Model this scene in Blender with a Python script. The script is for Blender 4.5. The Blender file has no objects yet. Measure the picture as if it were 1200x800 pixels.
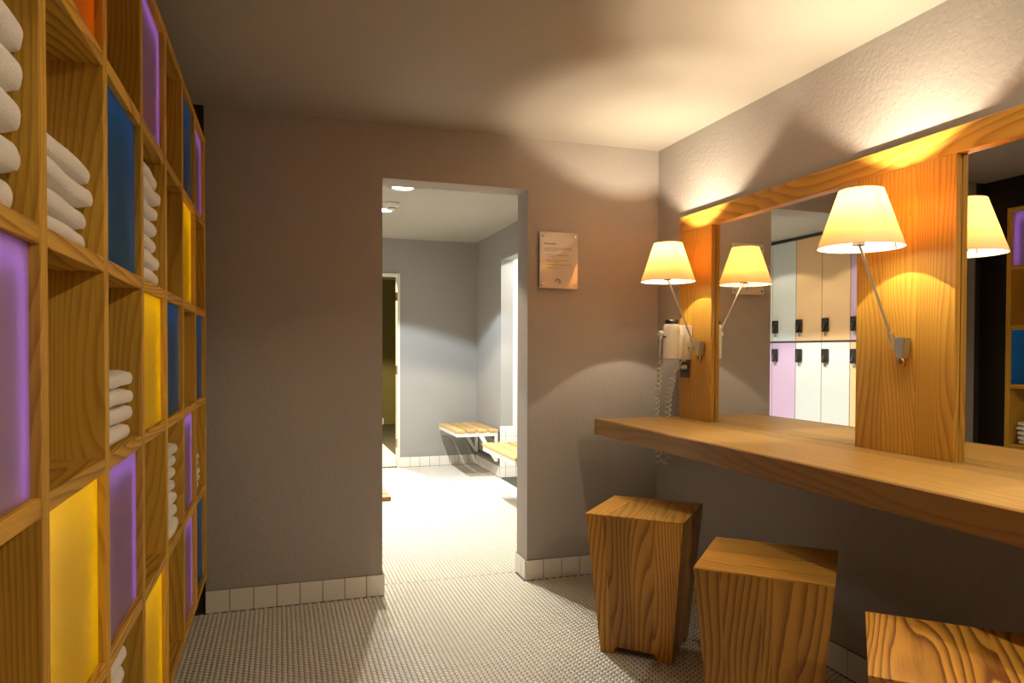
import bpy, bmesh, math, random
import numpy as np
from mathutils import Vector, Matrix
random.seed(7)
S = bpy.context.scene
COL = S.collection
PI = math.pi

# ------------------------------------------------------------------ camera
cd = bpy.data.cameras.new('camera'); cam = bpy.data.objects.new('camera', cd); COL.objects.link(cam)
S.camera = cam
H, FPX, CY = 1.2, 828.95, 424.84
yw, pt, rl = math.radians(18.18), math.radians(0.9636), math.radians(0.1767)
Fv = Vector((math.sin(yw)*math.cos(pt), math.cos(yw)*math.cos(pt), -math.sin(pt)))
R0 = Vector((math.cos(yw), -math.sin(yw), 0)); U0 = R0.cross(Fv)
Rv = R0*math.cos(rl) + U0*math.sin(rl); Uv = -R0*math.sin(rl) + U0*math.cos(rl)
cam.matrix_world = Matrix(((Rv.x, Uv.x, -Fv.x, 0), (Rv.y, Uv.y, -Fv.y, 0), (Rv.z, Uv.z, -Fv.z, H), (0, 0, 0, 1)))
cd.sensor_width = 36; cd.lens = FPX/1200*36; cd.shift_y = (CY-400)/1200; cd.clip_start = 0.02

# ------------------------------------------------------------------ world, exposure
w = bpy.data.worlds.new('world'); S.world = w; w.use_nodes = True
w.node_tree.nodes['Background'].inputs[0].default_value = (0.5, 0.5, 0.55, 1)
w.node_tree.nodes['Background'].inputs[1].default_value = 0.02
S.view_settings.view_transform = 'Standard'; S.view_settings.look = 'None'
S.view_settings.exposure = 0.1; S.view_settings.gamma = 1; S.view_settings.use_curve_mapping = False

# ------------------------------------------------------------------ light levels
WARM = (1.0, 0.83, 0.59)
BULB = 36.0            # each wall lamp bulb
ROOM_FILL = 27.0       # added out-of-frame downlights, fill for the shelf side of the powder room
HALL_WARM = 240.0       # recessed downlights in the changing room
HALL_COOL = 205.0
SHOWER = 150.0
BACK_ROOM = 650.0

# ------------------------------------------------------------------ room dimensions
R, D, C = 1.992, 3.478, 2.303          # right wall, back wall, ceiling
XL, XR, ZT, TH = 0.476, 1.227, 2.038, 0.165
XEND = -0.323                           # where the grey back wall stops
XBLK = -0.405
FY, FXR, C2 = 7.25, 1.985, 2.34         # changing room
LKX = -0.9
Y0 = -1.7                               # wall behind the camera

# ================================================================== materials
def new_mat(name):
    m = bpy.data.materials.new(name); m.use_nodes = True
    nt = m.node_tree; b = nt.nodes['Principled BSDF']
    return m, nt, b
def col(c): return (c[0], c[1], c[2], 1)
def simple(name, c, rough=0.5, metal=0, spec=0.5, bump=None, coat=0):
    m, nt, b = new_mat(name)
    b.inputs['Base Color'].default_value = col(c); b.inputs['Roughness'].default_value = rough
    b.inputs['Metallic'].default_value = metal; b.inputs['Specular IOR Level'].default_value = spec
    b.inputs['Coat Weight'].default_value = coat
    if bump:
        sc, st, dist = bump
        tc = nt.nodes.new('ShaderNodeTexCoord'); n = nt.nodes.new('ShaderNodeTexNoise')
        n.inputs['Scale'].default_value = sc; n.inputs['Detail'].default_value = 3
        bp = nt.nodes.new('ShaderNodeBump'); bp.inputs['Strength'].default_value = st; bp.inputs['Distance'].default_value = dist
        nt.links.new(tc.outputs['Object'], n.inputs['Vector']); nt.links.new(n.outputs['Fac'], bp.inputs['Height'])
        nt.links.new(bp.outputs['Normal'], b.inputs['Normal'])
    return m
def plaster(name, c, sc=70, st=0.6, dist=0.004, rough=0.75):
    m, nt, b = new_mat(name)
    N = nt.nodes.new; L = nt.links.new
    tc = N('ShaderNodeTexCoord')
    n1 = N('ShaderNodeTexNoise'); n1.inputs['Scale'].default_value = sc; n1.inputs['Detail'].default_value = 4
    n2 = N('ShaderNodeTexNoise'); n2.inputs['Scale'].default_value = 1.3; n2.inputs['Detail'].default_value = 4
    mx = N('ShaderNodeMix'); mx.data_type = 'RGBA'
    mx.inputs[6].default_value = col([v*0.93 for v in c]); mx.inputs[7].default_value = col([min(1, v*1.06) for v in c])
    bp = N('ShaderNodeBump'); bp.inputs['Strength'].default_value = st; bp.inputs['Distance'].default_value = dist
    L(tc.outputs['Object'], n1.inputs['Vector']); L(tc.outputs['Object'], n2.inputs['Vector'])
    L(n2.outputs['Fac'], mx.inputs[0]); L(mx.outputs[2], b.inputs['Base Color'])
    L(n1.outputs['Fac'], bp.inputs['Height']); L(bp.outputs['Normal'], b.inputs['Normal'])
    b.inputs['Roughness'].default_value = rough; b.inputs['Specular IOR Level'].default_value = 0.3
    return m

def wood(name, axis, light, dark, ring=22.0, rough=0.42, fibre=0.5, contrast=1.0, seed=0.0, vary=0.3, wob=0.26, spec=0.4):
    """softwood boards: growth rings round an axis along the grain, fine fibres, knots; every object gets its own cut"""
    m, nt, b = new_mat(name)
    N = nt.nodes.new; L = nt.links.new
    def math_(op, a, bb=None, clamp=False):
        n = N('ShaderNodeMath'); n.operation = op; n.use_clamp = clamp
        for i, v in enumerate((a, bb)):
            if v is None: continue
            if isinstance(v, (int, float)): n.inputs[i].default_value = v
            else: L(v, n.inputs[i])
        return n.outputs[0]
    tc = N('ShaderNodeTexCoord'); oi = N('ShaderNodeObjectInfo')
    rnd = math_('ADD', oi.outputs['Random'], seed)
    wn = N('ShaderNodeTexWhiteNoise'); wn.noise_dimensions = '1D'; L(rnd, wn.inputs['W'])
    off = N('ShaderNodeVectorMath'); off.operation = 'SCALE'; L(wn.outputs['Color'], off.inputs[0]); off.inputs[3].default_value = 3.0
    ad = N('ShaderNodeVectorMath'); ad.operation = 'ADD'; L(tc.outputs['Object'], ad.inputs[0]); L(off.outputs[0], ad.inputs[1])
    sp = N('ShaderNodeSeparateXYZ'); L(ad.outputs[0], sp.inputs[0])
    order = {'x': ('X', 'Y', 'Z'), 'y': ('Y', 'X', 'Z'), 'z': ('Z', 'X', 'Y')}[axis]
    g, p, q = (sp.outputs[k] for k in order)
    # stretched coordinates
    def stretched(gs, ps):
        c = N('ShaderNodeCombineXYZ'); L(math_('MULTIPLY', g, gs), c.inputs[0]); L(math_('MULTIPLY', p, ps), c.inputs[1]); L(math_('MULTIPLY', q, ps), c.inputs[2])
        return c.outputs[0]
    def noise(vec, detail=2, rough_=0.5):
        n = N('ShaderNodeTexNoise'); n.inputs['Scale'].default_value = 1; n.inputs['Detail'].default_value = detail
        n.inputs['Roughness'].default_value = rough_; L(vec, n.inputs['Vector']); return n
    warp = noise(stretched(0.55, 3.2), 2, 0.4); warp2 = noise(stretched(4, 24.0), 2)
    # ring field: slowly varying position across the board pushed about by the low noise
    f = math_('ADD', math_('MULTIPLY', warp.outputs['Fac'], wob), math_('MULTIPLY', p, 0.55))
    f = math_('ADD', f, math_('MULTIPLY', q, 0.45))
    f = math_('ADD', f, math_('MULTIPLY', warp2.outputs['Fac'], 0.006))
    ph = math_('FRACT', math_('MULTIPLY', f, ring*5))
    # earlywood to latewood: slow rise, sharp fall
    band = math_('MULTIPLY', math_('POWER', ph, 2.6), math_('SUBTRACT', 1, math_('POWER', ph, 14)))
    fib = noise(stretched(9, 330), 2, 0.6)
    blot = noise(stretched(1.6, 9), 3)
    fac = math_('ADD', math_('MULTIPLY', band, 1.15*contrast), math_('MULTIPLY', math_('SUBTRACT', fib.outputs['Fac'], 0.5), fibre))
    fac = math_('ADD', fac, math_('MULTIPLY', math_('SUBTRACT', blot.outputs['Fac'], 0.5), 0.7), True)
    mx = N('ShaderNodeMix'); mx.data_type = 'RGBA'; L(fac, mx.inputs[0])
    mx.inputs[6].default_value = col(light); mx.inputs[7].default_value = col(dark)
    # a few knots
    vor = N('ShaderNodeTexVoronoi'); vor.feature = 'F1'; vor.inputs['Scale'].default_value = 1
    L(stretched(1.7, 3.6), vor.inputs['Vector'])
    kn = N('ShaderNodeMapRange'); kn.inputs[1].default_value = 0.012; kn.inputs[2].default_value = 0.035
    kn.inputs[3].default_value = 0.85; kn.inputs[4].default_value = 0; L(vor.outputs['Distance'], kn.inputs[0])
    mk = N('ShaderNodeMix'); mk.data_type = 'RGBA'; L(kn.outputs[0], mk.inputs[0]); L(mx.outputs[2], mk.inputs[6])
    mk.inputs[7].default_value = col([v*0.35 for v in dark])
    hs = N('ShaderNodeHueSaturation'); L(mk.outputs[2], hs.inputs['Color'])
    L(math_('ADD', 1-vary/2, math_('MULTIPLY', wn.outputs['Value'], vary)), hs.inputs['Value'])
    L(hs.outputs[0], b.inputs['Base Color'])
    bp = N('ShaderNodeBump'); bp.inputs['Strength'].default_value = 0.25; bp.inputs['Distance'].default_value = 0.0006
    L(fac, bp.inputs['Height']); L(bp.outputs['Normal'], b.inputs['Normal'])
    b.inputs['Roughness'].default_value = rough; b.inputs['Specular IOR Level'].default_value = spec
    return m

WL, WD = (0.56, 0.315, 0.048), (0.31, 0.14, 0.014)
wood_y = wood('larch_along_y', 'y', WL, WD)
wood_x = wood('larch_along_x', 'x', WL, WD)
wood_z = wood('larch_along_z', 'z', WL, WD)
shelf_y = wood('shelf_wood_along_y', 'y', (0.66, 0.40, 0.060), (0.29, 0.12, 0.022), fibre=0.7, rough=0.6, spec=0.12)
shelf_x = wood('shelf_wood_along_x', 'x', (0.66, 0.40, 0.060), (0.26, 0.105, 0.02), fibre=0.7, rough=0.6, spec=0.12)
shelf_z = wood('shelf_wood_along_z', 'z', (0.66, 0.40, 0.060), (0.33, 0.145, 0.028), ring=28, fibre=0.8, contrast=0.7, rough=0.6, spec=0.12)
stool_z = wood('stool_wood_along_z', 'z', (0.54, 0.275, 0.042), (0.20, 0.07, 0.010), ring=17, contrast=1.15, vary=0.5)
stool_x = wood('stool_wood_along_x', 'x', (0.58, 0.31, 0.05), (0.26, 0.10, 0.012), ring=15, vary=0.3)
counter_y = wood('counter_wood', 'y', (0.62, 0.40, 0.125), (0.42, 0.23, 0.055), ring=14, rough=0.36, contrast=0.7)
counter_shaded = wood('counter_wood_shaded', 'y', (0.36, 0.19, 0.05), (0.20, 0.09, 0.02), ring=14, rough=0.5, contrast=0.7, spec=0.25)  # counter wood darkened to carry the shade on its front face
bench_y = wood('bench_wood', 'y', (0.62, 0.40, 0.16), (0.45, 0.26, 0.09), ring=14, contrast=0.6)
bench_x = wood('bench_wood_across', 'x', (0.62, 0.40, 0.16), (0.45, 0.26, 0.09), ring=14, contrast=0.6)

wall_grey = plaster('grey_plaster', (0.41, 0.38, 0.355))
wall_hall = plaster('pale_grey_plaster', (0.34, 0.335, 0.32), sc=60)
ceil_mat = plaster('ceiling_paint', (0.43, 0.405, 0.355), sc=45, st=0.2, dist=0.003)
black_mat = simple('black_brown_panel', (0.012, 0.008, 0.006), 0.35)
dark_brown = simple('dark_brown_paint', (0.045, 0.034, 0.028), 0.6)
grout = simple('dark_grout', (0.06, 0.048, 0.035), 0.85)
grout_light = simple('grey_grout', (0.13, 0.11, 0.085), 0.85)
mosaic = simple('mosaic_tile', (0.74, 0.71, 0.64), 0.32)
tile_mat = simple('glazed_tile', (0.84, 0.82, 0.76), 0.22)
olive = simple('olive_wall', (0.14, 0.115, 0.035), 0.8)
white_paint = simple('white_paint', (0.78, 0.77, 0.72), 0.4)
steel_white = simple('white_powder_coat', (0.80, 0.79, 0.74), 0.35)
alu = simple('brushed_aluminium', (0.62, 0.60, 0.57), 0.32, 0.9)
brass = simple('brass', (0.60, 0.36, 0.14), 0.25, 1.0)
dark_metal = simple('dark_metal', (0.12, 0.11, 0.10), 0.35, 0.6)
plastic_w = simple('white_plastic', (0.80, 0.77, 0.68), 0.28)
plastic_b = simple('black_plastic', (0.02, 0.018, 0.016), 0.25)
plastic_g = simple('grey_plastic', (0.07, 0.065, 0.06), 0.35)
chrome = simple('chrome', (0.75, 0.74, 0.72), 0.12, 1.0)
mirror_mat = simple('mirror_silver', (0.90, 0.92, 0.90), 0.0, 1.0)
towel_mat = simple('white_terry', (0.88, 0.86, 0.82), 0.95, spec=0.1, bump=(320, 0.9, 0.003))
sign_mat = simple('cream_acrylic', (0.72, 0.66, 0.58), 0.04, coat=1.0)
ink = simple('sign_ink', (0.10, 0.07, 0.05), 0.4)
ink_soft = simple('sign_ink_soft', (0.16, 0.10, 0.06), 0.4)
LOCKC = {'white': simple('locker_white', (0.56, 0.57, 0.55), 0.35), 'peach': simple('locker_peach', (0.70, 0.45, 0.24), 0.35),
         'lilac': simple('locker_lilac', (0.52, 0.36, 0.50), 0.35)}
locker_body = simple('locker_carcass', (0.10, 0.09, 0.085), 0.6)

def emis(name, c, s):
    m, nt, b = new_mat(name)
    b.inputs['Base Color'].default_value = (0, 0, 0, 1)
    b.inputs['Emission Color'].default_value = col(c); b.inputs['Emission Strength'].default_value = s
    return m
def glasspanel(name, c, trans):
    m, nt, b = new_mat(name)
    N = nt.nodes.new; L = nt.links.new
    b.inputs['Base Color'].default_value = col(c); b.inputs['Roughness'].default_value = 0.22; b.inputs['Specular IOR Level'].default_value = 0.3
    t = N('ShaderNodeBsdfTranslucent'); t.inputs[0].default_value = col(trans)
    mx = N('ShaderNodeMixShader'); mx.inputs[0].default_value = 0.45
    L(b.outputs[0], mx.inputs[1]); L(t.outputs[0], mx.inputs[2]); L(mx.outputs[0], nt.nodes['Material Output'].inputs[0])
    return m
PANEL = {'purple': glasspanel('purple_glass', (0.52, 0.33, 0.50), (0.66, 0.46, 0.80)),
         'blue': glasspanel('blue_glass', (0.015, 0.125, 0.24), (0.03, 0.28, 0.50)),
         'yellow': glasspanel('yellow_glass', (0.86, 0.66, 0.0), (0.95, 0.78, 0.0)),
         'orange': glasspanel('orange_glass', (0.80, 0.28, 0.01), (0.95, 0.45, 0.02))}
LED = {'purple': emis('led_violet', (0.68, 0.62, 1.0), 5.0), 'blue': emis('led_blue', (0.45, 0.75, 1.0), 8),
       'yellow': emis('led_yellow', (1.0, 0.95, 0.5), 9), 'orange': emis('led_orange', (1.0, 0.8, 0.5), 6)}

def shade_material():
    m = bpy.data.materials.new('lamp_shade_fabric'); m.use_nodes = True; nt = m.node_tree
    for n in list(nt.nodes): nt.nodes.remove(n)
    o = nt.nodes.new('ShaderNodeOutputMaterial'); d = nt.nodes.new('ShaderNodeBsdfDiffuse'); t = nt.nodes.new('ShaderNodeBsdfTranslucent')
    d.inputs[0].default_value = (0.80, 0.72, 0.60, 1); t.inputs[0].default_value = (0.95, 0.34, 0.07, 1)
    mx = nt.nodes.new('ShaderNodeMixShader'); mx.inputs[0].default_value = 0.16
    nt.links.new(d.outputs[0], mx.inputs[1]); nt.links.new(t.outputs[0], mx.inputs[2]); nt.links.new(mx.outputs[0], o.inputs[0])
    return m
shade_mat = shade_material()

# ================================================================== mesh helpers
def add_box(bm, x0, x1, y0, y1, z0, z1, bev=0.0, seg=1):
    vs = [bm.verts.new((x, y, z)) for x in (x0, x1) for y in (y0, y1) for z in (z0, z1)]
    idx = ((0, 1, 3, 2), (4, 6, 7, 5), (0, 4, 5, 1), (2, 3, 7, 6), (0, 2, 6, 4), (1, 5, 7, 3))
    fs = [bm.faces.new([vs[i] for i in f]) for f in idx]
    if bev > 0:
        es = {e for f in fs for e in f.edges}
        bmesh.ops.bevel(bm, geom=list(es), offset=bev, segments=seg, affect='EDGES', profile=0.5)
def box(x0, x1, y0, y1, z0, z1, bev=0.0, seg=1):
    bm = bmesh.new(); add_box(bm, min(x0, x1), max(x0, x1), min(y0, y1), max(y0, y1), min(z0, z1), max(z0, z1), bev, seg); return bm
def add_poly_prism(bm, ring_a, ring_b):
    a = [bm.verts.new(p) for p in ring_a]; b = [bm.verts.new(p) for p in ring_b]; n = len(a)
    bm.faces.new(a); bm.faces.new(b[::-1])
    for i in range(n): bm.faces.new((a[i], b[i], b[(i+1) % n], a[(i+1) % n]))
def add_lathe(bm, prof, centre=(0, 0, 0), n=32, axis='z', cap=True, rot=None):
    rings = []
    for r, z in prof:
        ring = []
        for k in range(n):
            a = 2*PI*k/n
            v = Vector((r*math.cos(a), r*math.sin(a), z))
            if axis == 'y': v = Vector((v.x, v.z, v.y))
            if axis == 'x': v = Vector((v.z, v.x, v.y))
            if rot is not None: v = rot @ v
            ring.append(bm.verts.new(v + Vector(centre)))
        rings.append(ring)
    for a, b in zip(rings, rings[1:]):
        for k in range(n): bm.faces.new((a[k], a[(k+1) % n], b[(k+1) % n], b[k]))
    if cap:
        bm.faces.new(rings[0][::-1]); bm.faces.new(rings[-1])
def add_tube(bm, pts, rad, n=8, cap=True):
    pts = [Vector(p) for p in pts]; rings = []
    up = Vector((0, 0, 1)); prev = None
    for i, p in enumerate(pts):
        t = (pts[min(i+1, len(pts)-1)] - pts[max(i-1, 0)]).normalized()
        if prev is None:
            a = t.cross(up);  a = a if a.length > 1e-3 else t.cross(Vector((1, 0, 0)))
        else: a = prev - t*prev.dot(t)
        a.normalize(); b = t.cross(a); prev = a
        r = rad if not isinstance(rad, (list, tuple)) else rad[i]
        rings.append([bm.verts.new(p + a*r*math.cos(2*PI*k/n) + b*r*math.sin(2*PI*k/n)) for k in range(n)])
    for a, b in zip(rings, rings[1:]):
        for k in range(n): bm.faces.new((a[k], a[(k+1) % n], b[(k+1) % n], b[k]))
    if cap: bm.faces.new(rings[0][::-1]); bm.faces.new(rings[-1])
def obj(name, bm, mat, parent=None, smooth=False, kind=None):
    bmesh.ops.recalc_face_normals(bm, faces=bm.faces)
    me = bpy.data.meshes.new(name); bm.to_mesh(me); bm.free()
    me.materials.append(mat)
    if smooth: smooth_by_angle(me)
    o = bpy.data.objects.new(name, me); COL.objects.link(o)
    if parent is not None: o.parent = parent
    if kind: o['kind'] = kind
    return o
def smooth_by_angle(me, ang=40):
    bm = bmesh.new(); bm.from_mesh(me)
    for f in bm.faces: f.smooth = True
    for e in bm.edges:
        if len(e.link_faces) == 2 and e.calc_face_angle(0) > math.radians(ang): e.smooth = False
    bm.to_mesh(me); bm.free()
def tag(o, label, cat, group=None):
    o['label'] = label; o['category'] = cat
    if group: o['group'] = group
    return o
def thing(name, label, cat, loc=(0, 0, 0), rotz=0, group=None):
    o = bpy.data.objects.new(name, None); COL.objects.link(o); o.location = loc; o.rotation_euler = (0, 0, rotz)
    o.empty_display_size = 0.05
    return tag(o, label, cat, group)
def struct(name, bm, mat, parent=None, label=None):
    o = obj(name, bm, mat, parent)
    if parent is None: o['kind'] = 'structure'
    if label: o['label'] = label
    return o
def place(o, parent, loc=(0, 0, 0), rot=(0, 0, 0)):
    c = o.copy(); COL.objects.link(c); c.parent = parent; c.location = loc; c.rotation_euler = rot; return c
def boxes(*bs):
    bm = bmesh.new()
    for b in bs: add_box(bm, *b)
    return bm

# ================================================================== structure
SH_TOP, SH_BOT, SHX, SHD = 2.090, 0.228, -0.297, 0.31      # towel shelf opening
SH_Y0, PITCH = 0.019, 0.357
SH_Y1 = SH_Y0 + 9*PITCH
# floors: grout bed with the mosaic on it
fl = struct('floor', box(-1.6, 3.4, Y0, FY+4.6, -0.12, -0.0016), grout)
def hex_field(name, x0, x1, y0, y1, parent, p=0.0228, h=0.0016, skip=None):
    ys = np.arange(y0, y1-p*0.5, p); xs = np.arange(x0, x1, p*0.866)
    gx, gy = np.meshgrid(xs, ys); gy = gy + (np.arange(len(xs)) % 2)[None, :]*p/2
    cx, cy = gx.ravel(), gy.ravel()
    keep = np.ones(len(cx), bool)
    if skip is not None: keep = ~skip(cx, cy)
    cx, cy = cx[keep], cy[keep]; n = len(cx)
    rng = np.random.default_rng(3)
    a = np.radians(60*np.arange(6))
    rt, rb = p*0.577*0.80, p*0.577*0.88
    top = np.stack([rt*np.cos(a), rt*np.sin(a), np.zeros(6)], 1); bot = np.stack([rb*np.cos(a), rb*np.sin(a), np.full(6, -h)], 1)
    unit = np.concatenate([top, bot])                                   # 12 verts
    off = np.stack([cx, cy, rng.normal(0, 0.00012, n)], 1)
    V = (unit[None] + off[:, None]).reshape(-1, 3)
    loops_u = [0, 1, 2, 3, 4, 5]; sizes_u = [6]
    for k in range(6): loops_u += [k, 6+k, 6+(k+1) % 6, (k+1) % 6]; sizes_u.append(4)
    loops = (np.array(loops_u)[None] + (np.arange(n)*12)[:, None]).ravel()
    sizes = np.tile(sizes_u, n); starts = np.concatenate([[0], np.cumsum(sizes)[:-1]])
    me = bpy.data.meshes.new(name); me.vertices.add(len(V)); me.vertices.foreach_set('co', V.ravel())
    me.loops.add(len(loops)); me.loops.foreach_set('vertex_index', loops.astype(np.int32))
    me.polygons.add(len(sizes)); me.polygons.foreach_set('loop_start', starts.astype(np.int32)); me.polygons.foreach_set('loop_total', sizes.astype(np.int32))
    me.update(calc_edges=True); me.materials.append(mosaic)
    o = bpy.data.objects.new(name, me); COL.objects.link(o); o.parent = parent; o['kind'] = 'stuff'
    return o
hex_field('mosaic_tiles', -0.44, R-0.02, 0.35, D+TH-0.004, fl, skip=lambda x, y: (y > D-0.006) & ((x < XL+0.012) | (x > XR-0.014)))
hex_field('mosaic_tiles', -0.88, FXR-0.015, 3.6365, FY-0.012, fl)
hex_field('mosaic_tiles', 0.30, 1.25, FY+0.10, FY+4.2, fl)

# ceilings
struct('ceiling', boxes((-0.75, R+0.1, Y0, D+0.01, C, C+0.15)), ceil_mat)
struct('ceiling_changing_room', boxes((-1.6, FXR+1.5, D+0.11, FY+0.06, C2, C2+0.12), (-1.2, 2.6, FY+0.06, FY+4.6, C2, C2+0.12)), ceil_mat)
# back wall with the doorway opening (pieces share the grey plaster)
struct('wall_back', boxes((XEND, XL, D, D+0.11, 0, C+0.1), (XR, R+0.12, D, D+TH, 0, C+0.1), (XL, XR, D, D+TH, ZT, C+0.1)), wall_grey)
struct('wall_back_left', boxes((-1.6, XEND, D+0.03, D+0.11, 0, C+0.1)), dark_brown)
struct('wall_right', boxes((R, R+0.12, Y0, D, 0, C+0.1)), wall_grey)
struct('wall_front', boxes((-0.75, R+0.12, Y0-0.12, Y0, 0, C+0.1)), wall_grey)
# left wall: black, with the niche the towel shelf stands in
struct('wall_left', boxes((-0.75, -0.63, Y0, D+0.03, 0, C), (-0.63, XBLK, SH_Y1+0.004, D+0.03, 0, C), (-0.63, XBLK, Y0, SH_Y1+0.004, SH_TOP+0.02, C),
                          (-0.63, XBLK, Y0, SH_Y1+0.004, 0, SH_BOT-0.004), (-0.63, XBLK, Y0, SH_Y0-0.03, SH_BOT-0.004, SH_TOP+0.02)), black_mat)
# changing room
struct('wall_far', boxes((1.17, FXR, FY, FY+0.1, 0, C2), (-1.5, 0.37, FY, FY+0.1, 0, C2), (0.37, 1.17, FY, FY+0.1, 1.985, C2)), wall_hall)
struct('wall_far_right', boxes((FXR, FXR+0.12, 6.38, FY+0.1, 0, C2), (FXR, FXR+0.12, D+TH, 5.55, 0, C2), (FXR, FXR+0.12, 5.55, 6.38, 2.055, C2)), wall_hall)
struct('wall_far_left', boxes((-1.5, -1.38, D+0.11, FY+0.1, 0, C2)), wall_hall)
struct('wall_shower', boxes((FXR+0.12, 3.4, 6.38, 6.5, 0, C2), (3.3, 3.4, 5.0, 6.38, 0, C2), (FXR+0.12, 3.4, 4.9, 5.0, 0, C2)), white_paint)
# room beyond the far doorway
struct('wall_rear', boxes((-1.2, 2.6, FY+4.3, FY+4.4, 0, C2), (-1.2, -1.1, FY+0.1, FY+4.3, 0, C2), (2.5, 2.6, FY+0.1, FY+4.3, 0, C2)), olive)
df = struct('trim_1', boxes((1.145, 1.170, FY-0.012, FY+0.112, 0, 1.985), (0.37, 0.395, FY-0.012, FY+0.112, 0, 1.985), (0.395, 1.145, FY-0.012, FY+0.112, 1.96, 1.985)), white_paint)
for z in (0.25, 1.0, 1.75): obj('hinge', box(1.128, 1.145, FY-0.004, FY+0.006, z-0.045, z+0.045, 0.002), brass, df)

# ------------------------------------------------------------------ tiled skirtings: every tile a piece
TW, THH, TT = 0.1003, 0.1015, 0.010
def run_tiles(name, p0, p1, normal, z0=0.0, rows=1, first=None, z1=None, height=THH):
    """square glazed tiles from p0 to p1 on a wall whose outward direction is normal"""
    p0 = Vector((*p0, 0)); p1 = Vector((*p1, 0)); L_ = (p1-p0).length; d = (p1-p0)/L_; n = Vector((*normal, 0))
    bm = bmesh.new()
    a, b = p0, p1 + n*(TT-0.003)
    add_box(bm, min(a.x, b.x), max(a.x, b.x), min(a.y, b.y), max(a.y, b.y), z0, z0+rows*(height+0.003)-0.002)
    base = struct(name, bm, grout_light)
    cache = {}
    s = 0.0; first_w = first if first else TW
    while s < L_-0.01:
        wd = min(first_w if s == 0 else TW, L_-s)
        for r in range(rows):
            key = round(wd, 4)
            if key not in cache:
                o = obj('tile', box(-wd/2, wd/2, 0, TT, 0, height, 0.0015), tile_mat, base); cache[key] = o
            else: o = place(cache[key], base)
            m = p0 + d*(s+wd/2)
            ang = math.atan2(n.y, n.x) - PI/2
            o.location = (m.x, m.y, z0+0.0006+r*(height+0.003)); o.rotation_euler = (0, 0, ang)
        s += wd+0.003
    return base
run_tiles('baseboard_back', (XEND, D), (XL+TT, D), (0, -1), first=TW)
run_tiles('baseboard_back_right', (XR-TT, D), (R-0.011, D), (0, -1), first=0.0985)
run_tiles('baseboard_doorway_right', (XR, D+0.001), (XR, D+TH), (-1, 0), first=0.068)
run_tiles('baseboard_doorway_left', (XL, D+0.001), (XL, D+0.11), (1, 0), first=0.068)
run_tiles('baseboard_right', (R, D-0.011), (R, 0.3), (-1, 0), first=0.0525)
run_tiles('baseboard_far', (1.171, FY), (FXR-0.011, FY), (0, -1))
run_tiles('baseboard_far_left', (-0.85, FY), (0.369, FY), (0, -1))
run_tiles('baseboard_far_right', (FXR, FY), (FXR, 6.371), (-1, 0))
run_tiles('baseboard_far_right_near', (FXR, 5.55), (FXR, D+TH+0.01), (-1, 0))
run_tiles('trim_2', (FXR-TT, 6.38), (2.8, 6.38), (0, -1), rows=5, first=0.055, height=0.095)
run_tiles('baseboard_rear', (0.2, FY+4.3), (1.6, FY+4.3), (0, -1))

# ================================================================== lights in the ceilings
def spot(x, y, z, power, colr, angle, blend=0.12, size=0.035):
    ld = bpy.data.lights.new('spot', 'SPOT'); ld.energy = power; ld.color = colr; ld.spot_size = math.radians(angle); ld.spot_blend = blend
    ld.shadow_soft_size = size
    lo = bpy.data.objects.new('spot', ld); COL.objects.link(lo); lo.location = (x, y, z); return lo
disc_warm = emis('downlight_glow_warm', (1.0, 0.9, 0.72), 9.0); disc_cool = emis('downlight_glow_cool', (0.80, 0.90, 1.0), 12.0)
def downlight(x, y, z, power, colr, angle, disc, label, group='recessed ceiling downlights out of frame', size=0.035):
    t = thing('downlight', label, 'ceiling light', (x, y, z), 0, group)
    bm = bmesh.new(); add_lathe(bm, [(0.074, 0.0), (0.098, 0.0), (0.101, -0.003), (0.098, -0.006), (0.080, -0.006), (0.074, -0.002), (0.074, 0.0)], n=40, cap=False)
    obj('trim_ring', bm, alu, t, True)
    bm = bmesh.new(); add_lathe(bm, [(0.0745, -0.0005), (0.0745, -0.0028)], n=40); obj('diffuser', bm, disc, t)
    l = spot(0, 0, -0.012, power, colr, angle, size=size); l.parent = t
    return t
COOLC = (0.80, 0.90, 1.0); HW = (1.0, 0.88, 0.68)
downlight(0.821, 4.96, C2, HALL_WARM, HW, 126, disc_warm, 'round recessed ceiling downlight seen whole at the top of the doorway', None)
downlight(0.80, 5.80, C2, HALL_COOL, COOLC, 124, disc_cool, 'bluish white ceiling downlight half hidden by the doorway edge, behind the smoke detector', None)
downlight(-0.25, 4.82, C2, HALL_WARM*0.12, HW, 128, disc_warm, 'added unseen downlight lighting the lockers near the dividing wall')  # added lamp, put here only to light the lockers
downlight(-0.25, 5.90, C2, HALL_WARM*0.12, HW, 128, disc_warm, 'added unseen downlight lighting the lockers near the far wall')  # second added lamp for the locker fronts
downlight(2.7, 5.75, C2, SHOWER, (1.0, 0.97, 0.88), 150, disc_warm, 'recessed ceiling downlight in the tiled side room')
downlight(0.80, 8.35, C2, BACK_ROOM, (1.0, 0.86, 0.45), 140, disc_warm, 'recessed ceiling downlight in the olive room')
downlight(1.25, -0.55, C, ROOM_FILL*1.8, (1.0, 0.84, 0.60), 154, disc_warm, 'added unseen fill downlight behind the viewer')  # added fill lamp, brightens the shelf and towels
downlight(1.25, 0.72, C, ROOM_FILL*0.9, (1.0, 0.84, 0.60), 150, disc_warm, 'added unseen fill downlight above the counter near the viewer')  # nearer added fill, steep to the counter front, broadside to the shelf
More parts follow.
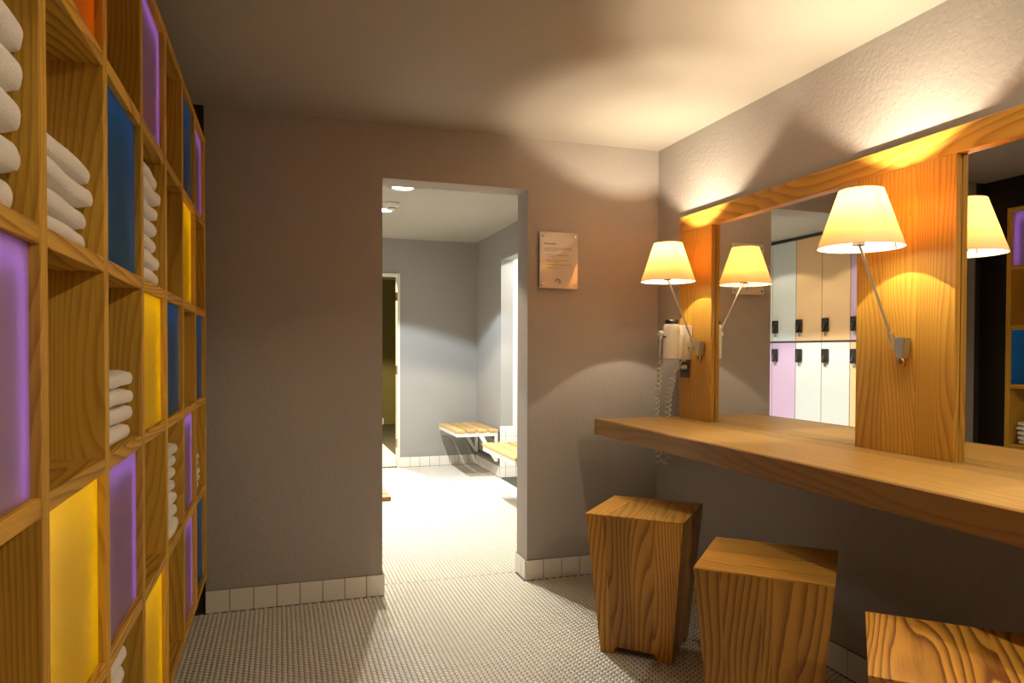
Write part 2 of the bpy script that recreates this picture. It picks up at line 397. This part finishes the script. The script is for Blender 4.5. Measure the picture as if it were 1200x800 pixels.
# smoke detector
t = thing('smoke_detector', 'round cream smoke detector on the ceiling between the two downlights', 'smoke detector', (0.825, 5.50, C2))
bm = bmesh.new(); add_lathe(bm, [(0.058, 0), (0.060, -0.012), (0.056, -0.020), (0.050, -0.022)], n=32); obj('base', bm, plastic_w, t, True)
bm = bmesh.new(); add_lathe(bm, [(0.050, -0.022), (0.049, -0.034), (0.036, -0.040)], n=32); obj('body', bm, plastic_w, t, True)
bm = bmesh.new(); add_lathe(bm, [(0.033, -0.040), (0.033, -0.046)], n=24); obj('vent', bm, plastic_b, t)
bm = bmesh.new(); add_lathe(bm, [(0.036, -0.046), (0.034, -0.055), (0.018, -0.060)], n=24); obj('cap', bm, plastic_w, t, True)

# ================================================================== towel shelf
VT, ST_ = 0.030, 0.027
ROWZ = [SH_TOP-ST_, 1.712, 1.345, 0.985, 0.618, SH_BOT]        # tops of the boards, except row 0: underside of the top board
ROWZ = [2.063, 1.705, 1.338, 0.978, 0.610, 0.228]              # lower surface z of each board
X1, X0 = SHX, SHX-SHD
shelf = thing('towel_shelf', 'tall larch wood grid shelf with coloured glass panels along the left wall', 'shelf', (0, 0, 0))
up0 = None
for k in range(10):
    yy = SH_Y0 + k*PITCH
    if up0 is None: up0 = obj('upright', box(X0, X1, -VT/2, VT/2, SH_BOT, SH_TOP, 0.0015), shelf_z, shelf); o = up0
    else: o = place(up0, shelf)
    o.location = (0, yy, 0)
b0 = None
YW = PITCH-VT-0.0006
for k in range(9):
    yc = SH_Y0 + (k+0.5)*PITCH
    for z in ROWZ:
        if b0 is None: b0 = obj('board', box(X0, X1-0.0015, -YW/2, YW/2, 0, ST_, 0.0012), shelf_y, shelf); o = b0
        else: o = place(b0, shelf)
        o.location = (0, yc, z)
P0 = None
CELLH = [(ROWZ[r+1]+ST_, ROWZ[r]) for r in range(5)]
# contents by column (0 is the column nearest the upright beside the viewer) and row from the top
PAN = {(-2, 1): 'blue', (-2, 3): 'yellow', (-1, 0): 'purple', (-1, 1): 'yellow', (-1, 3): 'blue', (0, 0): 'blue', (0, 2): 'purple', (1, 0): 'orange', (1, 3): 'yellow', (2, 1): 'blue', (2, 3): 'purple',
       (3, 0): 'purple', (3, 2): 'yellow', (3, 4): 'yellow', (4, 2): 'blue', (5, 0): 'blue', (5, 1): 'yellow', (5, 3): 'purple', (5, 4): 'purple',
       (6, 0): 'purple', (6, 2): 'blue', (6, 4): 'blue'}
PLAB = {'purple': 'purple frosted glass panel', 'blue': 'deep blue glass panel', 'yellow': 'yellow glass panel', 'orange': 'orange glass panel'}
for c in range(-2, 7):
    yc = SH_Y0 + (c+2+0.5)*PITCH
    for r in range(5):
        z0, z1 = CELLH[r]; hh = z1-z0-0.0008
        bk = obj('back_panel', box(X0, X0+0.008, -YW/2, YW/2, 0, hh), shelf_z, shelf); bk.location = (0, yc, z0+0.0004)
        if (c, r) in PAN:
            k = PAN[(c, r)]
            o = obj('glass_panel', box(X1-0.019, X1-0.014, -YW/2, YW/2, 0, hh), PANEL[k], shelf); o.location = (0, yc, z0+0.0004)
            o['label'] = PLAB[k]
            # light strip round a backing board behind the glass
            dp = 0.040 if k == 'purple' else 0.075; ins = 0.018 if k == 'purple' else 0.004
            bb = obj('backing_board', box(X1-dp, X1-dp+0.005, -YW/2, YW/2, 0, hh), white_paint, shelf); bb.location = (0, yc, z0+0.0004)
            bm = bmesh.new(); e = 0.010; q = ins
            for (ya, yb, za, zb) in ((-YW/2+q, -YW/2+q+e, .004, hh-q), (YW/2-q-e, YW/2-q, .004, hh-q), (-YW/2+q+e+.001, YW/2-q-e-.001, hh-q-e, hh-q)):
                add_box(bm, X1-dp+0.005, X1-dp+0.011, ya, yb, za, zb)
            ls = obj('light_strip', bm, LED[k], shelf); ls.location = (0, yc, z0+0.0004)

# ------------------------------------------------------------------ folded towels
def towel_mesh(lx, ly, h, seed):
    rnd = random.Random(seed)
    bm = bmesh.new()
    add_box(bm, -lx/2, lx/2, -ly/2, ly/2, 0, h)
    bmesh.ops.subdivide_edges(bm, edges=bm.edges[:], cuts=9, use_grid_fill=True)
    rr = h*0.49
    ph = [rnd.uniform(0, 6) for _ in range(6)]
    for v in bm.verts:
        p = v.co.copy(); p.z -= h/2
        # rounded box: pull in to the core then push out by the radius
        core = Vector((max(-(lx/2-rr), min(lx/2-rr, p.x)), max(-(ly/2-rr), min(ly/2-rr, p.y)), 0))
        d = p-core; 
        if d.length > 1e-6:
            q = core + d.normalized()*rr
        else: q = p
        if abs(p.x) < lx/2-rr and abs(p.y) < ly/2-rr: q = Vector((p.x, p.y, math.copysign(rr, p.z) if abs(p.z) > 1e-4 else 0))
        q.z += 0.0016*math.sin(q.x*31+ph[0])*math.sin(q.y*27+ph[1])
        q.y += 0.003*math.sin(q.x*22+ph[2]) ; q.x += 0.0025*math.sin(q.y*25+ph[3])
        q.z *= 1.0
        v.co = q + Vector((0, 0, h/2))
    bmesh.ops.remove_doubles(bm, verts=bm.verts, dist=0.00005)
    return bm
ORD = ['topmost', 'second from the top', 'third from the top', 'fourth from the top', 'fifth from the top', 'sixth from the top', 'seventh from the top', 'eighth from the top']
def stack(c, r, n, h, where, yfar, front=0.016, lx=0.25, wide_bottom=False, near=None):
    zc = CELLH[r][0]; ya = SH_Y0+(c+2)*PITCH+VT/2+0.012 if near is None else near
    z = zc+0.0005
    for k in range(n):
        hk = h*random.uniform(0.96, 1.04)
        yb = yfar+random.uniform(-0.006, 0.006)
        fx = front + random.uniform(0, 0.012) - (0.012 if wide_bottom and k == 0 else 0)
        ly = yb-ya
        o = obj('folded_towel', towel_mesh(lx, ly, hk, c*100+r*10+k), towel_mat, None, True)
        o.location = (X1-fx-lx/2, (ya+yb)/2, z)
        pos = ORD[n-1-k] if k > 0 else 'bottom'
        tag(o, f'white towel, {pos} in the stack {where}', 'towel', f'towels in the stack {where}')
        z += hk*1.05
stack(0, 1, 5, 0.050, "at the left edge above purple glass", 1.068, 0.008)
stack(1, 1, 4, 0.037, "of four beside upper blue panel", 1.415, 0.008)
stack(2, 2, 4, 0.036, "of four left of yellow panel", 1.765, 0.006)
stack(3, 1, 7, 0.041, "under the high purple panel", 2.138, 0.006)
stack(4, 3, 7, 0.037, "low down left of violet panels", 2.475, 0.010, wide_bottom=True)
stack(6, 3, 5, 0.027, "at the shelf's far end", 3.185, 0.012)
stack(2, 4, 8, 0.037, "in the lowest row under purple glass", 1.72, 0.012)

# ================================================================== vanity: mirror wall and counter
XM, XP = 1.983, 1.959
CT, CTH, XF, CYE, CY0 = 0.861, 0.076, 1.495, 3.2285, -0.9
mu = thing('mirror_wall_unit', 'long larch framed vanity mirror with wide wooden panels on the right wall', 'mirror', (0, 0, 0))
obj('top_board', box(XP, R-0.001, -0.9, 3.205, 1.806, 1.888, 0.002), wood_y, mu)
for (ya, yb) in ((2.919, 3.2), (1.633, 2.022), (0.345, 0.735), (-0.9, -0.55)):
    # every panel is glued up from upright boards of its own cut
    n = 2 if yb-ya < 0.33 else 3
    cuts = [ya + (yb-ya)*q for q in ((0, 0.55, 1) if n == 2 else (0, 0.36, 0.70, 1))]
    for a, b in zip(cuts, cuts[1:]):
        bm = bmesh.new(); add_box(bm, XP+0.0005, XM-0.0015, a+0.0001, b-0.0001, CT+0.0005, 1.8055, 0.0006); obj('panel_board', bm, wood_z, mu)
for (ya, yb) in ((2.024, 2.917), (0.737, 1.631), (-0.548, 0.343)):
    bm = box(0, 0.006, ya-0.02-1.631, yb+0.01-1.631, CT+0.001, 1.8055)
    dz = math.radians(-0.34) if 0.5 < ya < 1.0 else 0.0        # the middle pane sits very slightly askew
    bm.transform(Matrix.Translation((XM, 1.631, 0)) @ Matrix.Rotation(dz, 4, 'Z')); obj('mirror_glass', bm, mirror_mat, mu)
ct = thing('vanity_counter', 'long thick wooden counter under the mirrors', 'counter', (0, 0, 0))
xs = [XF+0.0225, 1.615, 1.745, 1.868, R-0.0115]
for a, b in zip(xs, xs[1:]):
    obj('plank', box(a+0.00005, b-0.00005, CY0, CYE, CT-CTH, CT, 0.0004 if a > XF else 0.0015), counter_y if True else wood_y, ct)
obj('shaded_front', box(XF, XF+0.022, CY0, CYE, CT-CTH, CT, 0.0015), counter_shaded, ct)['label'] = 'counter front with its shade put into the colour'  # strip added so the shaded front comes out darker than the top
bm = bmesh.new(); add_box(bm, R-0.011, R-0.001, CY0, CYE, CT-CTH, CT)
obj('wall_batten', bm, counter_y, ct)

# ------------------------------------------------------------------ wall lamps
def wall_lamp(y, label, bulb=True):
    t = thing('wall_lamp', label, 'lamp', (XP, y, 1.215), 0, None)
    def L(x, yy, z): return (x-XP, yy, z-1.215)
    # bracket: tapered aluminium block on a brass knob
    bm = bmesh.new()
    a = [(-0.034, -0.024, 0.030), (-0.034, 0.020, 0.034), (-0.004, 0.020, 0.034), (-0.004, -0.024, 0.030)]
    b = [(-0.030, -0.014, -0.036), (-0.030, 0.016, -0.032), (-0.004, 0.016, -0.032), (-0.004, -0.014, -0.036)]
    add_poly_prism(bm, a, b); bmesh.ops.bevel(bm, geom=bm.edges[:], offset=0.003, segments=2, affect='EDGES')
    obj('bracket', bm, alu, t, True)
    bm = bmesh.new(); add_lathe(bm, [(0.009, -0.034), (0.013, -0.040), (0.013, -0.056), (0.008, -0.064)], (-0.017, 0.001, 0), 20); obj('knob', bm, brass, t, True)
    # arm
    ja = Vector((-0.020, 0.026, -0.004)); jb = Vector(L(1.768, 0.008, 1.545))
    bm = bmesh.new(); add_tube(bm, [ja, ja+(jb-ja)*0.16], 0.0105, 12); obj('arm_sleeve', bm, alu, t, True)
    bm = bmesh.new(); add_tube(bm, [ja+(jb-ja)*0.1, jb], 0.0048, 10); obj('arm', bm, alu, t, True)
    bm = bmesh.new(); add_box(bm, jb.x-0.016, jb.x+0.012, jb.y-0.015, jb.y+0.015, jb.z-0.006, jb.z+0.024, 0.004, 2); obj('socket', bm, dark_metal, t, True)
    cx, cz = L(1.765, 0, 0)[0], 1.533-1.215
    bm = bmesh.new(); add_tube(bm, [(cx, 0.0, cz+0.03), (cx, 0, cz+0.095)], 0.010, 12); obj('lamp_holder', bm, dark_metal, t, True)
    bm = bmesh.new()
    add_lathe(bm, [(0.128, 0), (0.1125, 0.045), (0.097, 0.091), (0.0815, 0.1365), (0.066, 0.182)], (cx, 0, cz), 64, cap=False)
    sh = obj('lamp_shade', bm, shade_mat, t, True)
    for zz, rr in ((0, 0.128), (0.182, 0.066)):
        bm = bmesh.new(); ring = [(cx+rr*math.cos(2*PI*k/48), rr*math.sin(2*PI*k/48), cz+zz) for k in range(49)]; add_tube(bm, ring, 0.0012, 6, cap=False)
        obj('shade_rim', bm, shade_mat, sh, True)
    bm = bmesh.new()
    for k in range(3):
        a_ = 2*PI*k/3+0.4; add_tube(bm, [(cx, 0, cz+0.092), (cx+0.0712*math.cos(a_), 0.0712*math.sin(a_), cz+0.166)], 0.0011, 6)
    obj('shade_carrier', bm, dark_metal, t)
    bm = bmesh.new(); add_tube(bm, [(cx+0.05, -0.085, cz+0.012), (cx+0.052, -0.09, cz-0.012)], 0.0025, 6); obj('switch_pull', bm, dark_metal, t)
    bm = bmesh.new(); bmesh.ops.create_uvsphere(bm, u_segments=16, v_segments=10, radius=0.013)
    bm.transform(Matrix.Translation((cx, 0, cz+0.113)))
    obj('bulb', bm, bulb_mat, t, True)
    ld = bpy.data.lights.new('bulb_light', 'POINT'); ld.energy = BULB; ld.color = WARM; ld.shadow_soft_size = 0.009
    lo = bpy.data.objects.new('bulb_light', ld); COL.objects.link(lo); lo.parent = t; lo.location = (cx, 0, cz+0.128)
    return t
bulb_mat = emis('bulb_glow', (1.0, 0.85, 0.6), 40.0)
wall_lamp(2.968+0.02, 'wall lamp with glowing cream cone shade on the narrow panel above the hairdryer')
wall_lamp(1.807, 'larger looking wall lamp with glowing cone shade on the wide panel between the mirrors')
wall_lamp(0.54, 'wall lamp with cone shade on the panel out of frame at the right')

# ------------------------------------------------------------------ hairdryer, its cord and the socket
t = thing('hairdryer', 'white wall mounted hairdryer with black cap and coiled cord', 'hairdryer', (1.93, 3.11, 1.16))
def LL(x, y, z): return (x-1.93, y-3.11, z-1.16)
bm = bmesh.new(); add_box(bm, *[v for pr in zip(LL(1.897, 3.076, 1.158), LL(XP, 3.160, 1.330)) for v in pr], 0.005, 3); obj('wall_box', bm, plastic_w, t, True)
c = LL(1.860, 3.112, 1.162)
bm = bmesh.new(); add_lathe(bm, [(0.036, 0), (0.040, 0.003), (0.0405, 0.08), (0.0405, 0.150), (0.038, 0.168), (0.034, 0.173)], c, 36); obj('body', bm, plastic_w, t, True)
bm = bmesh.new(); add_lathe(bm, [(0.031, 0.173), (0.032, 0.177), (0.032, 0.190), (0.029, 0.194), (0.022, 0.190)], c, 32); obj('cap', bm, plastic_b, t, True)
bm = bmesh.new(); add_box(bm, c[0]+0.018, c[0]+0.046, c[1]-0.045, c[1]-0.015, 0.002, 0.125, 0.005, 2); obj('grip', bm, plastic_w, t, True)
bm = bmesh.new(); add_lathe(bm, [(0.004, 0), (0.004, 0.002)], LL(1.935, 3.0755, 1.215), 12, 'y'); obj('button', bm, plastic_b, t)
bm = bmesh.new(); add_box(bm, c[0]-0.0425, c[0]-0.034, c[1]-0.014, c[1]+0.010, 0.108, 0.116, 0.001); obj('switch', bm, plastic_g, t)
bm = bmesh.new(); add_lathe(bm, [(0.012, 0), (0.015, 0.006), (0.015, 0.020), (0.008, 0.024)], (c[0]-0.062, c[1]+0.018, 0.128), 20, 'x'); add_tube(bm, [(c[0]-0.048, c[1]+0.018, 0.120), (c[0]-0.052, c[1]+0.018, 0.100)], 0.008, 10)
obj('cord_grommet', bm, plastic_w, t, True)
def coil(path, r0, pitch, straight=()):
    """a coiled cord along a polyline path"""
    pts = [Vector(p) for p in path]
    # resample
    out = []; ang = 0.0
    cum = [0]
    for a, b in zip(pts, pts[1:]): cum.append(cum[-1]+(b-a).length)
    n = int(cum[-1]/pitch*12)
    for i in range(n+1):
        s = cum[-1]*i/n; k = max(j for j in range(len(pts)-1) if cum[j] <= s+1e-9)
        f = (s-cum[k])/(cum[k+1]-cum[k]); p = pts[k].lerp(pts[k+1], min(1, f)); tt = (pts[k+1]-pts[k]).normalized()
        u = Vector((1, 0.2, 0)); u = (u-tt*u.dot(tt)).normalized(); v = tt.cross(u)
        env = min(1, i/14, (n-i)/14)
        ang = 2*PI*i/12
        out.append(p + (u*math.cos(ang)+v*math.sin(ang))*r0*env)
    return out
bm = bmesh.new()
start = [LL(1.809, 3.13, 1.262), LL(1.806, 3.13, 1.225), LL(1.815, 3.145, 1.19), LL(1.826, 3.165, 1.165)]
add_tube(bm, start, 0.0032, 8)
path = [LL(1.830, 3.172, 1.155), LL(1.842, 3.20, 1.08), LL(1.852, 3.235, 0.98), LL(1.862, 3.262, 0.87), LL(1.872, 3.268, 0.74), LL(1.885, 3.268, 0.640)]
loop = []
for k in range(1, 8):
    a = PI - PI*k/8; loop.append(LL(1.907+0.022*math.cos(a), 3.268, 0.640-0.028*math.sin(a)))
path += loop + [LL(1.930, 3.268, 0.70), LL(1.934, 3.266, 0.80), LL(1.930, 3.262, 0.88), LL(1.925, 3.24, 0.97), LL(1.918, 3.20, 1.045), LL(1.915, 3.17, 1.085)]
add_tube(bm, coil(path, 0.0140, 0.028), 0.0030, 6)
add_tube(bm, [LL(1.915, 3.17, 1.085), LL(1.912, 3.15, 1.105), LL(1.925, 3.135, 1.118), LL(1.936, 3.128, 1.12)], 0.0032, 8)
add_tube(bm, [LL(1.915, 3.17, 1.087), LL(1.918, 3.14, 1.12), LL(1.928, 3.115, 1.161)], 0.0032, 8)
obj('cord', bm, plastic_w, t, True)
bm = bmesh.new(); add_lathe(bm, [(0.008, -0.028), (0.011, -0.022), (0.012, -0.002), (0.012, 0)], LL(1.955, 3.128, 1.12), 16, 'x'); obj('plug', bm, plastic_w, t, True)
t = thing('wall_socket', 'dark grey power socket plate below the hairdryer', 'socket', (XP, 3.14, 1.12))
obj('plate', box(-0.004, 0, -0.040, 0.044, -0.052, 0.042, 0.0015), plastic_g, t); obj('insert', box(-0.0055, -0.004, -0.024, 0.026, -0.028, 0.024, 0.001), plastic_b, t)
obj('switch', box(-0.0062, -0.004, -0.010, 0.014, 0.027, 0.037, 0.0008), alu, t)

# ------------------------------------------------------------------ notice on the back wall
sx0, sx1, sz0, sz1 = 1.287, 1.502, 1.528, 1.822
t = thing('wall_notice', 'small cream acrylic notice with dark text on the wall right of the doorway', 'sign', ((sx0+sx1)/2, D-0.012, sz0))
W2 = (sx1-sx0)/2; HH = sz1-sz0
obj('plate', box(-W2, W2, -0.003, 0.003, 0, HH, 0.0008), sign_mat, t)
for sx in (-1, 1):
    for sz in (0.022, HH-0.022):
        bm = bmesh.new(); add_lathe(bm, [(0.0052, 0.015), (0.0052, 0), (0.006, -0.001), (0.006, -0.004), (0.004, -0.005)], (sx*(W2-0.016), -0.003, sz), 16, 'y'); obj('spacer_screw', bm, chrome, t, True)
rnd = random.Random(4)
def words(x0, x1, z, h, mat, wmin=0.005, wmax=0.016):
    """one line of print too small to read: a flat strip of word marks on the plate"""
    bm = bmesh.new(); x = x0
    while x < x1-0.003:
        wd = min(rnd.uniform(wmin, wmax), x1-x)
        xx = x
        while xx < x+wd-0.0008:
            lw = 0.0011*h/0.0022; hh_ = h*rnd.choice((0.72, 0.72, 1.0)); add_box(bm, xx, min(xx+lw, x+wd), -0.0034, -0.0030, z, z+hh_); xx += lw*1.45
        x += wd+0.0018
    obj('text_line', bm, mat, t)
px = lambda u: -W2 + u*2*W2
words(px(0.125), px(0.43), HH-0.064, 0.0075, ink)
for z, a, b in ((0.084, 0.125, 0.83), (0.0915, 0.125, 0.83), (0.099, 0.125, 0.45), (0.122, 0.18, 0.76), (0.130, 0.18, 0.37), (0.148, 0.18, 0.74), (0.156, 0.18, 0.50), (0.172, 0.18, 0.83), (0.188, 0.18, 0.50)):
    words(px(a), px(b), HH-z, 0.0036, ink_soft)
bm = bmesh.new(); add_tube(bm, [(-0.006+0.015*math.cos(a), -0.0032, 0.034+0.015*math.sin(a)) for a in [math.radians(d_) for d_ in range(-10, 181, 12)]], [0.0008+0.0018*math.sin(math.radians(i*11)) for i in range(16)], 6)
add_tube(bm, [(-0.003+0.008*math.cos(a), -0.0032, 0.030+0.008*math.sin(a)) for a in [math.radians(d_) for d_ in range(-60, 150, 15)]], 0.0008, 6)
obj('emblem', bm, ink, t); words(0.010, 0.026, 0.029, 0.003, ink_soft, 0.012, 0.014)

# ================================================================== stools
def stool(x, y, rot, label, topdir, staves):
    a, b, h, tk = 0.192, 0.143, 0.56, 0.026
    t = thing('stool', label, 'stool', (x, y, 0), rot, 'tapered wooden stools under the counter')
    wz = lambda z: b+(a-b)*z/h
    topz = h-0.005
    notch = lambda s: 0.0 if abs(s) >= 0.66 else (0.030 if abs(s) <= 0.54 else 0.030*(0.66-abs(s))/0.12)
    for side in range(4):
        rt = Matrix.Rotation(side*PI/2, 3, 'Z')
        cuts = sorted(set([-1, 1]+[round(random.uniform(-0.06, 0.06) + v, 3) for v in staves[side % len(staves)]]))
        for s0, s1 in zip(cuts, cuts[1:]):
            ss = [s0] + [s for s in (-0.66, -0.54, 0.54, 0.66) if s0 < s < s1] + [s1]
            low = [(s, notch(s)) for s in ss]; poly = [(s0, topz), (s1, topz)] + low[::-1]
            g = 0.0
            ra = [rt @ Vector((s*wz(z), -wz(z), z)) for s, z in poly]
            rb = [rt @ Vector((s*(wz(z)-tk), -(wz(z)-tk), z)) for s, z in poly]
            bm = bmesh.new(); add_poly_prism(bm, ra, rb)
            obj('stave', bm, stool_z, t)
    cuts = [-1, -0.52, 0.05, 0.5, 1] if topdir != 'wide' else [-1, 0.30, 1]
    for s0, s1 in zip(cuts, cuts[1:]):
        bm = bmesh.new()
        wv = wz(h)
        add_box(bm, -wv, wv, s0*wv, s1*wv, topz, h, 0.0004)
        if topdir in ('y', 'wide'):
            bm.transform(Matrix.Rotation(-PI/2, 4, 'Z'))
            obj('seat_board', bm, stool_top_y if topdir == 'y' else stool_bold, t)
        else: obj('seat_board', bm, stool_x, t)
    return t
stool_top_y = wood('stool_wood_along_y', 'y', (0.58, 0.31, 0.05), (0.26, 0.10, 0.012), ring=15, vary=0.3)
stool_bold = wood('stool_wood_bold_grain', 'y', (0.60, 0.30, 0.045), (0.17, 0.055, 0.007), ring=20, contrast=1.4, wob=0.30)
A45 = math.radians(-44)
stool(1.419, 2.562, A45, 'tapered wooden stool nearest the back wall, fully visible with its four feet', 'y', [(-0.62, -0.05, 0.52), (-0.4, 0.3)])
stool(1.437, 1.822, A45, 'middle tapered wooden stool with strongly striped front staves', 'x', [(-0.55, 0.04, 0.22, 0.58), (-0.3, 0.35)])
stool(1.377, 1.105, A45, 'nearest wooden stool at the bottom right corner, its top with bold wavy grain', 'wide', [(-0.5, 0.1), (-0.3, 0.35)])

# ================================================================== changing room: folding benches
def bench(y0, y1, label, xa=1.555, xb=1.965, zt=0.455):
    t = thing('wall_bench', label, 'bench', (xb, y0, 0), 0, 'slatted benches on the changing room wall')
    lx = lambda x: x-xb
    L_ = y1-y0
    n = 4; wd = (xb-xa-0.018*(n-1))/n
    for k in range(n):
        x = xa+k*(wd+0.018)
        bm = bmesh.new(); add_box(bm, lx(x), lx(x+wd), 0, L_, zt-0.024, zt, 0.003); obj('slat', bm, bench_y, t)
    bm = bmesh.new(); add_box(bm, lx(xa+0.004), lx(xa+0.026), 0.004, L_-0.004, zt-0.062, zt-0.0245, 0.002); obj('side_rail', bm, steel_white, t)
    for yb in (0.006, L_-0.036):
        bm = bmesh.new(); add_box(bm, lx(xa+0.0265), 0.0, yb, yb+0.030, zt-0.062, zt-0.0245, 0.002); obj('cross_bar', bm, steel_white, t)
        bm = bmesh.new(); add_box(bm, -0.030, 0.0, yb, yb+0.030, 0.150, zt-0.0625, 0.002); obj('wall_post', bm, steel_white, t)
        bm = bmesh.new()
        p, q = Vector((lx(1.78), yb, zt-0.0625)), Vector((-0.0305, yb, 0.155)); wv = Vector((0.0, 0, 0.036))
        add_poly_prism(bm, [p, p+Vector((0.045, 0, 0)), q+Vector((0, 0, 0.040)), q-Vector((0, 0, 0))], [v+Vector((0, 0.03, 0)) for v in (p, p+Vector((0.045, 0, 0)), q+Vector((0, 0, 0.040)), q)])
        obj('brace', bm, steel_white, t)
    bm = bmesh.new(); add_box(bm, -0.0, FXR-xb-0.0008, 0.0, L_, zt-0.11, zt-0.03, 0.002); obj('wall_rail', bm, dark_metal, t)
    bm = bmesh.new(); add_box(bm, -0.0, FXR-xb-0.0008, 0.0, L_, 0.130, 0.165, 0.002); obj('lower_rail', bm, dark_metal, t)
    return t
bench(6.39, 7.15, 'slatted wooden bench on white brackets in the far corner')
bench(4.66, 5.50, 'nearer slatted bench cut off by the right doorway edge')
t = thing('wall_bench', 'bench end with wooden slats just peeking past the left doorway edge', 'bench', (-0.3, D+0.112, 0), 0, None)
for k in range(4):
    obj('slat', box(0, 0.838, 0.012+k*0.097, 0.012+k*0.097+0.085, 0.431, 0.455, 0.003), bench_x, t)
for xx in (0.03, 0.72):
    obj('cross_bar', box(xx, xx+0.03, 0.0, 0.39, 0.393, 0.4305, 0.002), steel_white, t)
    obj('wall_post', box(xx, xx+0.03, 0.0, 0.03, 0.12, 0.392, 0.002), steel_white, t)

# ================================================================== lockers
LP = 0.3525
cols = [('white', 'white'), ('peach', 'lilac'), ('white', 'peach'), ('lilac', 'peach'), ('peach', 'white'), ('peach', 'white'), ('white', 'lilac'), ('white', 'lilac'), ('lilac', 'white')]
ystart = 5.092 - 3*LP - LP
UPZ, LOZ, MID = 2.300, 0.295, 1.297
names_l = {3: 'locker at the right edge of the mirror view with lilac upper and orange lower door', 4: 'right one of the two lockers with peach upper and white lower doors',
           5: 'left one of the two lockers with peach upper and white lower doors', 6: 'locker beside the doorway edge with white upper and lilac lower door'}
for i, (cu, cl_) in enumerate(cols):
    y0 = ystart + i*LP
    lab = names_l.get(i, f'changing room locker with {cu} upper and {cl_} lower door, outside the mirror view')
    t = thing('locker', lab, 'locker', (LKX, y0, 0), 0, 'lockers reflected in the mirror')
    obj('body', boxes((-0.46, -0.020, 0.0006, LP-0.0006, 0.0, 2.325)), locker_body, t)
    obj('plinth', box(-0.0195, -0.008, 0.001, LP-0.001, 0.001, 0.285), white_paint, t)
    for (za, zb, cc, up) in ((MID+0.010, UPZ, cu, True), (LOZ, MID-0.010, cl_, False)):
        d = obj('door', box(-0.0195, 0, 0.003, LP-0.005, za, zb, 0.0012), LOCKC[cc], t); d['label'] = f'{cc} locker door'
        zl = (za+0.080, za+0.210) if up else (zb-0.190, zb-0.060)
        obj('lock', box(0.0003, 0.026, LP-0.098, LP-0.022, zl[0], zl[1], 0.004), plastic_b, d)
        bm = bmesh.new(); add_poly_prism(bm, [(0.0265, LP-0.080, zl[0]+0.075), (0.0265, LP-0.066, zl[0]+0.075), (0.0265, LP-0.040, zl[0]+0.020), (0.0265, LP-0.056, zl[0]+0.016)],
                        [(0.036, LP-0.080, zl[0]+0.075), (0.036, LP-0.066, zl[0]+0.075), (0.036, LP-0.040, zl[0]+0.020), (0.036, LP-0.056, zl[0]+0.016)])
        obj('latch', bm, dark_metal, d)
        obj('key_tag', box(0.0003, 0.012, LP-0.075, LP-0.045, zl[0]-0.038, zl[0]-0.002, 0.002), chrome, d)
